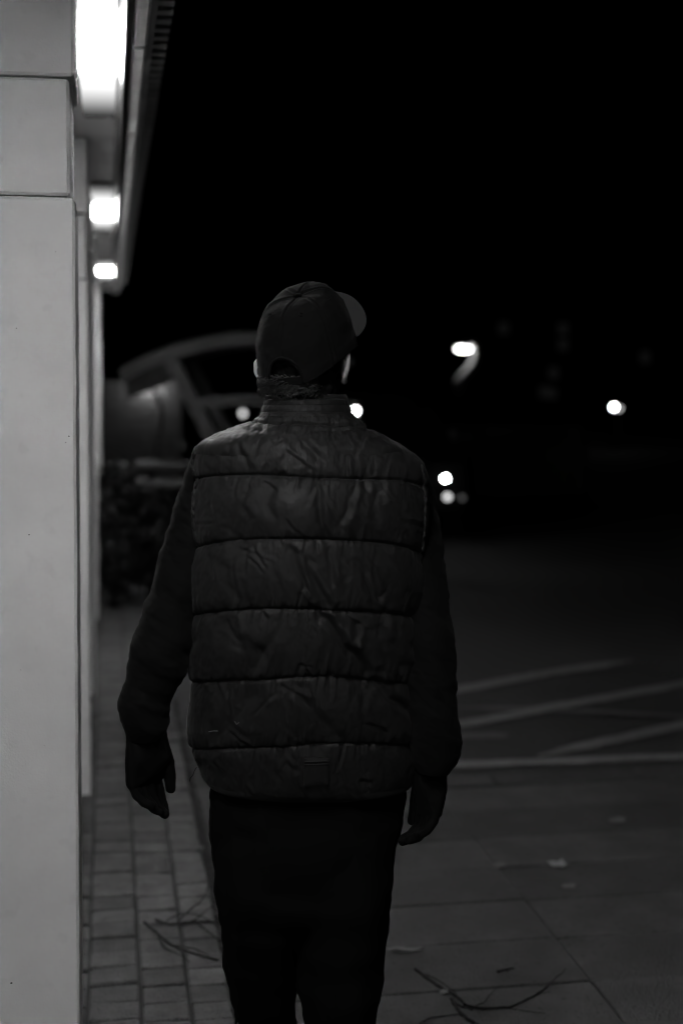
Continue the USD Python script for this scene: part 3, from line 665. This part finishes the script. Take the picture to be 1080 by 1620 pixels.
# brim: a curved stiff peak at the front, pushed up
u, w = np.meshgrid(np.linspace(0, 1, 26), np.linspace(-1, 1, 50), indexing='ij')
BO = L(526, 497, .095)                      # middle of the brim's root
bw = np.array([.50, -.30, -.72]); bw /= np.linalg.norm(bw)
ba = np.array([.66, .60, .24]); ba -= bw * ba.dot(bw); ba /= np.linalg.norm(ba)
bn = np.cross(bw, ba)
out = np.sqrt(np.clip(1 - np.abs(w) ** 2.6, 0, 1))
bx = w * (.060 + .004 * u); by = -.018 * (1 - w ** 2) * 0 + u * .078 * out
bz = -.012 * w ** 2
bpnt = BO + bx[..., None] * bw + by[..., None] * ba + bz[..., None] * bn
nU, nW = u.shape
i, j = np.meshgrid(np.arange(nU - 1), np.arange(nW - 1), indexing='ij')
q = np.stack([i * nW + j, (i + 1) * nW + j, (i + 1) * nW + j + 1, i * nW + j + 1], -1).reshape(-1, 4)
V = np.vstack([bpnt.reshape(-1, 3), (bpnt + bn * .003).reshape(-1, 3)]); o = nU * nW
rim = np.stack([(nU - 1) * nW + np.arange(nW - 1), (nU - 1) * nW + np.arange(1, nW), o + (nU - 1) * nW + np.arange(1, nW), o + (nU - 1) * nW + np.arange(nW - 1)], 1)
v, f, _ = meshkit.arrays((V, np.vstack([q, q[:, ::-1] + o, rim])))
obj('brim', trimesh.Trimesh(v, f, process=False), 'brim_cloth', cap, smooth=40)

# ---- hair curls at the nape and by the ears
hg = np.random.default_rng(11)
pts, cnt, wid = [], [], []
for _ in range(360):
    a = math.radians(270) + hg.uniform(-1.0, 1.0); zz0 = hg.uniform(-.064, -.034)
    k_ = 0.945 - 3.0 * max(0, -.040 - zz0)
    p = np.array([0.0775 * k_ * math.cos(a), -.030 + 0.078 * k_ * math.sin(a), zz0]); ph0 = hg.uniform(0, 6.28); cu = hg.uniform(.003, .007); ln = hg.uniform(.008, .026)
    outd = np.array([math.cos(a), math.sin(a), 0]); sd = np.array([-math.sin(a), math.cos(a), 0])
    for t in np.linspace(0, 1, 9):
        s_ = p + outd * (.0015 + .005 * math.sin(t * 2.4) + cu * .7 * math.sin(ph0 + t * 7)) + sd * (cu * math.cos(ph0 + t * 7) + .004 * t * hg.normal(0, .4)) + np.array([0, 0, -ln * t])
        pts.append(H(*s_)); wid.append(.0021 * (1 - .6 * t))
    cnt.append(9)
bc = UsdGeom.BasisCurves.Define(stage, numbered(str(man.GetPath()) + '/hair'))
bc.CreateTypeAttr('linear'); bc.CreateCurveVertexCountsAttr(cnt); bc.CreatePointsAttr(Vt.Vec3fArray.FromNumpy(np.array(pts, np.float32)))
bc.CreateWidthsAttr(Vt.FloatArray.FromNumpy(np.array(wid, np.float32))); bc.SetWidthsInterpolation('vertex')
UsdShade.MaterialBindingAPI.Apply(bc.GetPrim()).Bind(MAT['hair'])
scalp = hull([hb(0, -.028, -.008, .0740), hb(0, -.038, -.055, .057), hb(-.010, -.024, -.055, .060), hb(.014, -.018, -.055, .062), hb(0, -.026, -.085, .056), hb(.014, -.006, -.080, .058), hb(0, .004, -.01, .0750), ball(L(485, 602, -.007), .0615, 18), ball(L(485, 640, -.012), .0615, 18)])
obj('hair_base', crumple(tomesh(scalp, .004, 2), .006, 110, 5), 'hair_under', man, smooth=True)

# ================================================================== SHELTER with the curved roof
SD = 10.4
sh = thing('trolley_shelter', 'dim steel shelter with an arched roof and slanted struts, behind the person', 'shelter')
def S3(px, py, dd=0.0): return at(px, py, SD + dd)
arc_px = [(192, 594), (230, 574), (275, 557), (330, 543), (385, 536), (430, 536), (480, 544), (530, 562), (556, 578)]
arc = spline([S3(*p) for p in arc_px], 60)
def bar(pts, w, h):
    """flat bar of section w (in the picture plane) x h (depth)"""
    pts = np.asarray(pts, float); t = np.gradient(pts, axis=0); t /= np.linalg.norm(t, axis=1, keepdims=True)
    nrm = np.cross(t, F0); nrm /= np.linalg.norm(nrm, axis=1, keepdims=True)
    return loft(np.stack([pts + nrm * w / 2, pts + nrm * w / 2 + F0 * h, pts - nrm * w / 2 + F0 * h, pts - nrm * w / 2], 1))
obj('front_arch', bar(arc, .085, .10), 'shelter_steel', sh)
obj('rear_arch', bar(arc + F0 * 1.3, .085, .10), 'shelter_steel', sh)
obj('roof_panel', loft(np.stack([arc + Z * .046 + F0 * .02, arc + Z * .060 + F0 * .02, arc + Z * .060 + F0 * 1.38, arc + Z * .046 + F0 * 1.38], 1)), 'dark_panel', sh)
for dd in (0.0, 1.3):
    obj('strut', bar([S3(266, 562) + F0 * dd + F0 * .005, S3(300, 628) + F0 * (dd + .005), S3(345, 715) + F0 * (dd + .005), S3(374, 775) + F0 * (dd + .005)], .10, .09), 'shelter_steel', sh)
    obj('strut', bar([S3(470, 545) + F0 * (dd + .005), S3(430, 630) + F0 * (dd + .005), S3(378, 775) + F0 * (dd + .005)], .085, .09), 'shelter_steel', sh)
    b0 = S3(376, 770) + F0 * (dd + .05); obj('post', tube([b0, [b0[0], b0[1], 0.0]], .06, 12), 'shelter_steel', sh)
obj('crossbar', bar([S3(305, 640), S3(360, 634), S3(425, 632)], .075, .08), 'shelter_steel', sh)
pan = [S3(193, 588, .03), S3(203, 630, .03), S3(268, 606, .03), S3(270, 560, .03), S3(230, 573, .03)]
pan = np.array(pan); obj('end_panel', trimesh.convex.convex_hull(np.vstack([pan, pan + F0 * .03])), 'dark_panel', sh)
obj('side_panel', trimesh.convex.convex_hull(np.array([S3(196, 592, .07), S3(203, 625, .07), S3(196, 592, 1.28), S3(203, 625, 1.28), S3(199, 592, .07), S3(206, 625, .07), S3(199, 592, 1.28), S3(206, 625, 1.28)])), 'dark_panel', sh)
obj('curved_brace', tube(spline([S3(236, 606, .1), S3(248, 625, .1), S3(256, 655, .1), S3(250, 700, .1), S3(240, 760, .1)], 24), .015, 10), 'dark_panel', sh, smooth=True)
for py_, r_ in ((736, .045), (765, .045)):
    obj('rail', tube([S3(216, py_ + 2, -.1), S3(300, py_, -.1), S3(420, py_ - 2, -.1)], r_, 12), 'shelter_steel', sh, smooth=40)
for px_ in (238, 410):
    p = S3(px_, 730, -.06); obj('rail_post', tube([p, [p[0], p[1], 0]], .035, 12), 'dark_panel', sh, smooth=40)
obj('rail_lamp_lens', tomesh(ball(S3(287, 705, -.02), .045, 20)), 'shelter_steel', sh, smooth=True)

# lit timber fence beyond it
fn = thing('timber_fence', 'horizontal board fence lit by its wall lamp, beyond the arched shelter', 'fence')
FD = 16.4
fa = at(120, 700, FD); fb = at(284, 700, FD)
for k in range(13):
    zc = 0.08 + k * 0.118
    b = box(fa[0] - .8, fb[0] + .03, fa[1], fa[1] + .022, zc, zc + .106, .006); obj('fence_board', b, 'fence_board', fn)
for x in np.linspace(fa[0] - .7, fb[0] - .1, 4): obj('fence_post', box(x, x + .09, fa[1] + .024, fa[1] + .11, -.05, 1.60, .008), 'fence_board', fn)
fl_ = thing('bulkhead_lamp', 'round glowing wall lamp on the board fence, hidden under the shelter roof end', 'lamp')
bpnt_ = at(238, 603, FD) ; bpnt_[1] = fa[1]
obj('lens', tomesh(hull([ball(bpnt_ + [0, -.062, 0], .040, 16), ball(bpnt_ + [0, -.048, 0], .046, 16)])), 'fence_lamp_glow', fl_, smooth=True)
obj('base', tomesh(Manifold.cylinder(.012, .060, .056, 24).rotate((90, 0, 0)).translate(tuple(bpnt_ + [0, -.0005, 0]))), 'post_metal', fl_, smooth=40)

# dark shrubs between the end of the paving and the fence
def shrub(px, dep, hh, rr, n, seed, label):
    c = at(px, 900, dep); c[2] = -0.03; rg = np.random.default_rng(seed)
    t = thing('shrub', label, 'shrub', c, 0, 'dark shrubs past the end of the canopy')
    stems = []
    for k in range(7):
        a = rg.uniform(0, 6.28); r1 = rg.uniform(.3, .8) * rr
        stems.append(tube(spline([(0, 0, 0), (r1 * .4 * math.cos(a), r1 * .4 * math.sin(a), hh * .4), (r1 * math.cos(a), r1 * math.sin(a), hh * rg.uniform(.6, .9))], 8), np.linspace(.014, .004, 8), 6))
    obj('stem', cat(stems), 'twig_bark', t)
    d = rg.normal(size=(n, 3)); d /= np.linalg.norm(d, axis=1, keepdims=True); rad_ = rg.uniform(.35, 1, n) ** .5
    lump = .72 + .5 * meshkit.fbm(d * 2.3 + seed, 3, seed)
    p = d * (rad_ * lump)[:, None] * [rr, rr, hh * .52] + [0, 0, hh * .52]
    p[:, 2] = np.maximum(p[:, 2], .04)
    a1 = rg.normal(size=(n, 3)); a1 /= np.linalg.norm(a1, axis=1, keepdims=True); a2 = np.cross(a1, rg.normal(size=(n, 3))); a2 /= np.linalg.norm(a2, axis=1, keepdims=True)
    sz = rg.uniform(.02, .036, n)[:, None]
    v = np.stack([p - a1 * sz, p + a2 * sz * .5, p + a1 * sz, p - a2 * sz * .5], 1).reshape(-1, 3)
    f = (np.arange(n)[:, None] * 4 + np.array([0, 1, 2, 3])); v, f, _ = meshkit.arrays((v, f))
    obj('foliage', trimesh.Trimesh(v, f, process=False), 'shrub_leaf', t)
shrub(178, 10.1, 1.02, .36, 3600, 3, 'leafy dark shrub tight beside the farthest pillars')
shrub(252, 10.7, 0.92, .42, 3600, 4, 'leafy dark shrub under the rails of the arched shelter')
shrub(330, 11.8, 0.80, .40, 2600, 6, 'dark shrub mostly hidden by the left sleeve of the person')

# ================================================================== CAR PARK, FAR LIGHTS
# dark parked car facing the camera
CD = 14.2
cc = at(607, 850, CD); cc[2] = 0.0
car = thing('parked_car', 'dark parked car with lit headlight, its far side behind the person', 'car', cc, -YAW)
def prism(prof, r=.04):
    """hull of spheres: prof rows (y, z, half width)"""
    return hull([ball((s * (w - r), y, z), r, 10) for y, z, w in prof for s in (-1, 1)])
low = prism([(0.05, .32, .80), (0.0, .55, .84), (.12, .74, .82), (1.0, .88, .86), (3.9, .95, .86), (4.15, .6, .84), (4.1, .32, .80), (.8, .25, .88), (3.4, .25, .88)])
hood = prism([(.12, .70, .78), (.2, .78, .76), (1.15, .95, .80), (1.2, .8, .84)])
cabin = prism([(.95, .90, .78), (1.85, 1.44, .58), (3.2, 1.46, .58), (4.05, .95, .76)], .05)
bodym = low + hood + cabin
for s in (-1, 1):
    for yy in (.78, 3.35): bodym = bodym - Manifold.cylinder(.26, .36, .36, 28, True).rotate((0, 90, 0)).translate((s * .84, yy, .31))
obj('body', tomesh(bodym), 'car_paint', car, smooth=35)
obj('windscreen', trimesh.convex.convex_hull(np.array([(-.70, 1.00, .955), (.70, 1.00, .955), (-.52, 1.74, 1.40), (.52, 1.74, 1.40), (-.70, 1.02, .93), (.70, 1.02, .93), (-.52, 1.78, 1.38), (.52, 1.78, 1.38)]) + [0, -.02, .02]), 'dark_glass', car)
for s in (-1, 1):
    for yy in (.78, 3.35):
        w_ = obj('wheel', tomesh(Manifold.cylinder(.20, .31, .31, 32, True).rotate((0, 90, 0)).translate((s * .76, yy, .31))), 'rubber', car, smooth=40)
        obj('rim', tomesh(Manifold.cylinder(.02, .19, .17, 24, True).rotate((0, 90, 0)).translate((s * .862, yy, .31))), 'zinc', w_, smooth=40)
    obj('headlight', tomesh(ball((s * .615, .015, .615), (.035, .03, .035), 20)), 'headlight_glow', car, smooth=True)
    obj('fog_lamp', tomesh(ball((s * .635, -.01, .45), (.038, .02, .038), 20)), 'fog_glow', car, smooth=True)
    obj('marker_lamp', tomesh(ball((s * .780, -.02, .435), (.028, .02, .028), 20)), 'marker_glow', car, smooth=True)
    obj('mirror', tomesh(hull([ball((s * .84, 1.25, .98), .05, 10), ball((s * .95, 1.25, 1.0), .06, 10)])), 'car_paint', car, smooth=40)
obj('grille', box(-.42, .42, -.03, .03, .52, .64, .01), 'rubber', car)
obj('number_plate', box(-.26, .26, -.045, -.033, .39, .50, .003), 'plate', car)

# bollard lights across the car park
def bollard(px, py, dep, mat_, label, hgt_=None):
    p = at(px, py, dep); h = p[2]; c = (p[0], p[1], 0)
    t = thing('bollard_light', label, 'bollard light', c, 0, 'glowing bollard lights across the car park')
    obj('post', tube([(0, 0, -.02), (0, 0, h - .052)], .060, 16), 'post_metal', t, smooth=40)
    obj('lens', tomesh(ball((0, 0, h), .05 if dep > 20 else .032, 24)), mat_, t, smooth=True)
    obj('lid', tube([(0, 0, h + .052), (0, 0, h + .08), (0, 0, h + .095)], [.078, .074, .03], 20), 'post_metal', t, smooth=40)
bollard(384, 654, 26, 'bollard_glow_dim', 'dim glowing bollard light above the left shoulder of the person')
bollard(562, 650, 12.6, 'bollard_near_glow', 'bright bollard light half hidden by the collar of the person')
bollard(971, 644, 33, 'bollard_glow', 'bright bollard light alone at the right, beyond the car park')
bollard(979, 646, 37, 'bollard_glow_dim', 'weak bollard light overlapping the bright one at the far right')

# crook-necked street lamp
t = thing('street_lamp', 'street lamp with a crooked neck and bright oval head', 'street lamp')
D = 44.0
neck_ = spline([at(733, 548, D), at(744, 541, D), at(754, 548, D), at(753, 565, D), at(745, 582, D), at(732, 596, D), at(726, 606, D), at(725, 620, D)], 40)
foot = neck_[-1].copy(); foot[2] = 0
obj('neck', tube(neck_, .15, 12), 'crook_metal', t, smooth=40)
obj('pole', tube([neck_[-1], foot], [.11, .13], 12), 'post_metal', t, smooth=40)
hd = at(733, 552, D)
obj('shade', tomesh(ball(hd + [0, 0, .10], (.28, .16, .05), 20)), 'post_metal', t, smooth=40)
obj('lens', tomesh(ball(hd, (.24, .13, .07), 24)), 'street_glow', t, smooth=True)

# low wall at the car park edge, dimly lit
lw0, lw1 = at(770, 700, 19.5), at(900, 700, 20.5)
lw = thing('low_wall', 'low rendered wall with piers at the far edge of the car park', 'wall')
dirv = (lw1 - lw0) * [1, 1, 0]; ln_ = np.linalg.norm(dirv); ang_ = math.atan2(dirv[1], dirv[0])
def placed(m_): m_.apply_transform(trimesh.transformations.rotation_matrix(ang_, [0, 0, 1])); m_.apply_translation([lw0[0], lw0[1], 0]); return m_
obj('panel', placed(box(0, ln_, 0, .2, -.05, .80, .01)), 'low_wall_render', lw)
obj('coping', placed(box(-.04, ln_ + .04, -.03, .23, .803, .86, .01)), 'low_wall_render', lw)
for x in (-.31, ln_ + .05): obj('pier', placed(box(x, x + .26, -.05, .25, -.05, .95, .01)), 'low_wall_render', lw)

# far office building, almost black, a few weak windows
fbld = thing('far_building', 'almost black far building with a few faintly lit windows', 'building')
o0 = at(770, 600, 78); ux, uy = R[:2] * 1.0, F0[:2]
BW, BH = 14.0, 6.6
def fplaced(m_): m_.apply_transform(trimesh.transformations.rotation_matrix(-YAW, [0, 0, 1])); m_.apply_translation([o0[0], o0[1], 0]); return m_
obj('wall', fplaced(box(0, BW, 0, 8, -.1, BH)), 'far_render', fbld)
obj('parapet', fplaced(box(-.1, BW + .1, -.1, 8.1, BH + .003, BH + .25)), 'far_render', fbld)
lit = [(796, 519, 1), (890, 520, .7), (890, 545, .7), (1020, 565, 1), (860, 620, .7), (875, 590, .5), (872, 622, .8)]
lw_ = [((at(a, b, 77.95) - o0).dot(R), at(a, b, 77.95)[2]) for a, b, c in lit]
for r_ in range(3):
    for c_ in range(8):
        x0, z0 = .6 + c_ * 1.68, .9 + r_ * 2.05
        if any(abs(x0 + .5 - a) < .9 and abs(z0 + .6 - b) < 1.0 for a, b in lw_): continue
        w_ = obj('window', fplaced(box(x0, x0 + 1.0, -.04, -.003, z0, z0 + 1.2)), 'post_metal', fbld)
        obj('pane', fplaced(box(x0 + .07, x0 + .93, -.05, -.041, z0 + .07, z0 + 1.13)), 'dark_glass', w_)
for a, b in lw_:
    w_ = obj('window', fplaced(box(a - .32, a + .32, -.04, -.003, b - .38, b + .38)), 'post_metal', fbld)
    obj('pane', fplaced(box(a - .25, a + .25, -.05, -.041, b - .3, b + .3)), 'window_glow', w_)

# ================================================================== LITTER ON THE GROUND
def gp(px, py, h=0.006): return ground(px, py, h)
def twig(branches, label):
    ms = []
    r_ = np.random.default_rng(int(branches[0][0][0][0]))
    for pts, r0, r1 in branches:
        P = spline([gp(a, b, (h[0] if h else 0) + r0 + .001) for a, b, *h in pts], 26)
        P[1:-1] += r_.normal(0, .0009, (24, 3)) * [1, 1, .6]
        ms.append(tube(P, np.linspace(r0, r1, 26) * (1 + .15 * r_.normal(size=26)), 7))
    tag(obj('fallen_twig', cat(ms), 'twig_bark', None, smooth=60), label, 'twig', 'bare twigs fallen on the paving')
twig([([(228, 1459), (250, 1478), (275, 1497), (310, 1510), (345, 1520)], .0040, .0022), ([(250, 1478), (262, 1500), (285, 1512), (300, 1522)], .0026, .0014), ([(275, 1497, .01), (300, 1500, .03), (330, 1512, .01)], .0022, .0012)],
     'forked bare twig lying across the bricks, left of the trousers')
twig([([(246, 1455), (275, 1462), (310, 1458), (350, 1462)], .0042, .002), ([(280, 1460, .005), (300, 1440, .05), (322, 1420, .10), (330, 1398, .14)], .0022, .001), ([(300, 1459, .005), (318, 1448, .04), (336, 1436, .06), (346, 1440, .05)], .0022, .001),
      ([(262, 1458, .005), (290, 1446, .03), (322, 1452, .04), (352, 1480, .02)], .002, .001), ([(310, 1458), (330, 1475, .01), (352, 1492, .0)], .003, .0016)],
     'bushy tangle of thin twigs against the left trouser leg')
twig([([(657, 1533), (675, 1547), (700, 1564), (724, 1578), (735, 1590)], .0050, .0038), ([(735, 1590), (765, 1596), (800, 1594), (840, 1578), (870, 1556), (894, 1533)], .0034, .0012), ([(741, 1594), (762, 1588), (775, 1574), (790, 1561)], .0019, .0010),
      ([(715, 1582), (724, 1598), (738, 1610), (756, 1622)], .0046, .0040), ([(664, 1620), (690, 1609), (720, 1606), (742, 1612)], .0026, .0016), ([(712, 1580), (728, 1592), (748, 1598)], .0022, .0014), ([(668, 1541), (680, 1545), (700, 1556), (722, 1572)], .0020, .0014), ([(795, 1594), (830, 1600), (862, 1604)], .0012, .0008), ([(840, 1578), (858, 1572), (871, 1570)], .0011, .0007)],
     'long curved bare twig on the slabs at the bottom right')
twig([([(786, 1538), (798, 1535), (812, 1532)], .004, .002), ([(800, 1535), (804, 1538)], .002, .001)], 'short stub of twig by itself above the long curved twig')
def leaf(px, py, w, l, rot, label, mat_='dry_leaf', curl=.25, name='fallen_leaf', cat_='leaf'):
    c = gp(px, py, .004); u, v_ = np.meshgrid(np.linspace(-1, 1, 11), np.linspace(-1, 1, 7), indexing='ij')
    wd = np.sqrt(np.clip(1 - np.abs(u) ** 2.2, 0, 1)) if cat_ == 'leaf' else 1 + 0 * u
    x_, y2 = u * l / 2, v_ * w / 2 * wd; z2 = curl * l * (u ** 2 * .35 + (v_ * wd) ** 2 * .3) + .002 + .002 * np.sin(5 * u + 3 * v_)
    V = np.stack([x_, y2, z2], -1).reshape(-1, 3); q = np.array([(i * 7 + j, (i + 1) * 7 + j, (i + 1) * 7 + j + 1, i * 7 + j + 1) for i in range(10) for j in range(6)])
    V = np.vstack([V, V - [0, 0, .0012]]); v, f, _ = meshkit.arrays((V, np.vstack([q, q[:, ::-1] + 77])))
    m_ = trimesh.Trimesh(v, f, process=False); m_.apply_transform(trimesh.transformations.rotation_matrix(rot, [0, 0, 1])); m_.apply_translation(c)
    tag(obj(name, m_, mat_, None, smooth=True), label, cat_, 'litter on the paving')
leaf(882, 1369, .05, .055, .1, 'small white scrap of paper on the slabs at the right', 'paper', .2, 'paper_scrap', 'paper')
leaf(790, 1371, .04, .05, .8, 'curled leaf near the joint between slabs, left of the white scrap')
leaf(899, 1404, .035, .045, .3, 'flat pale leaf just below the white scrap')
leaf(640, 1507, .022, .11, -.15, 'long narrow pale leaf beside the right trouser leg')
leaf(976, 1300, .05, .07, .5, 'broad leaf lying near the edge of the car park')
leaf(313, 1344, .035, .045, .4, 'pale crumpled leaf on the joint beside the bricks, left of the thigh')
leaf(702, 1571, .02, .03, .9, 'tiny pale fleck of leaf touching the thick end of the long twig')

# moss and dirt along the open joint between bricks and slabs
mg = np.random.default_rng(4); mv = []
for _ in range(360):
    y0 = mg.uniform(2.6, 7.2); m_ = trimesh.creation.icosphere(1, mg.uniform(.003, .010)); m_.vertices *= [1, mg.uniform(.8, 2), .5]
    m_.apply_translation([.320 + mg.normal(0, .007), y0, mg.uniform(-.006, .001)]); mv.append(m_)
tag(obj('joint_moss', cat(mv), 'joint_dirt', None), 'dark moss and dirt filling the joint between bricks and slabs', 'moss', kind='stuff')
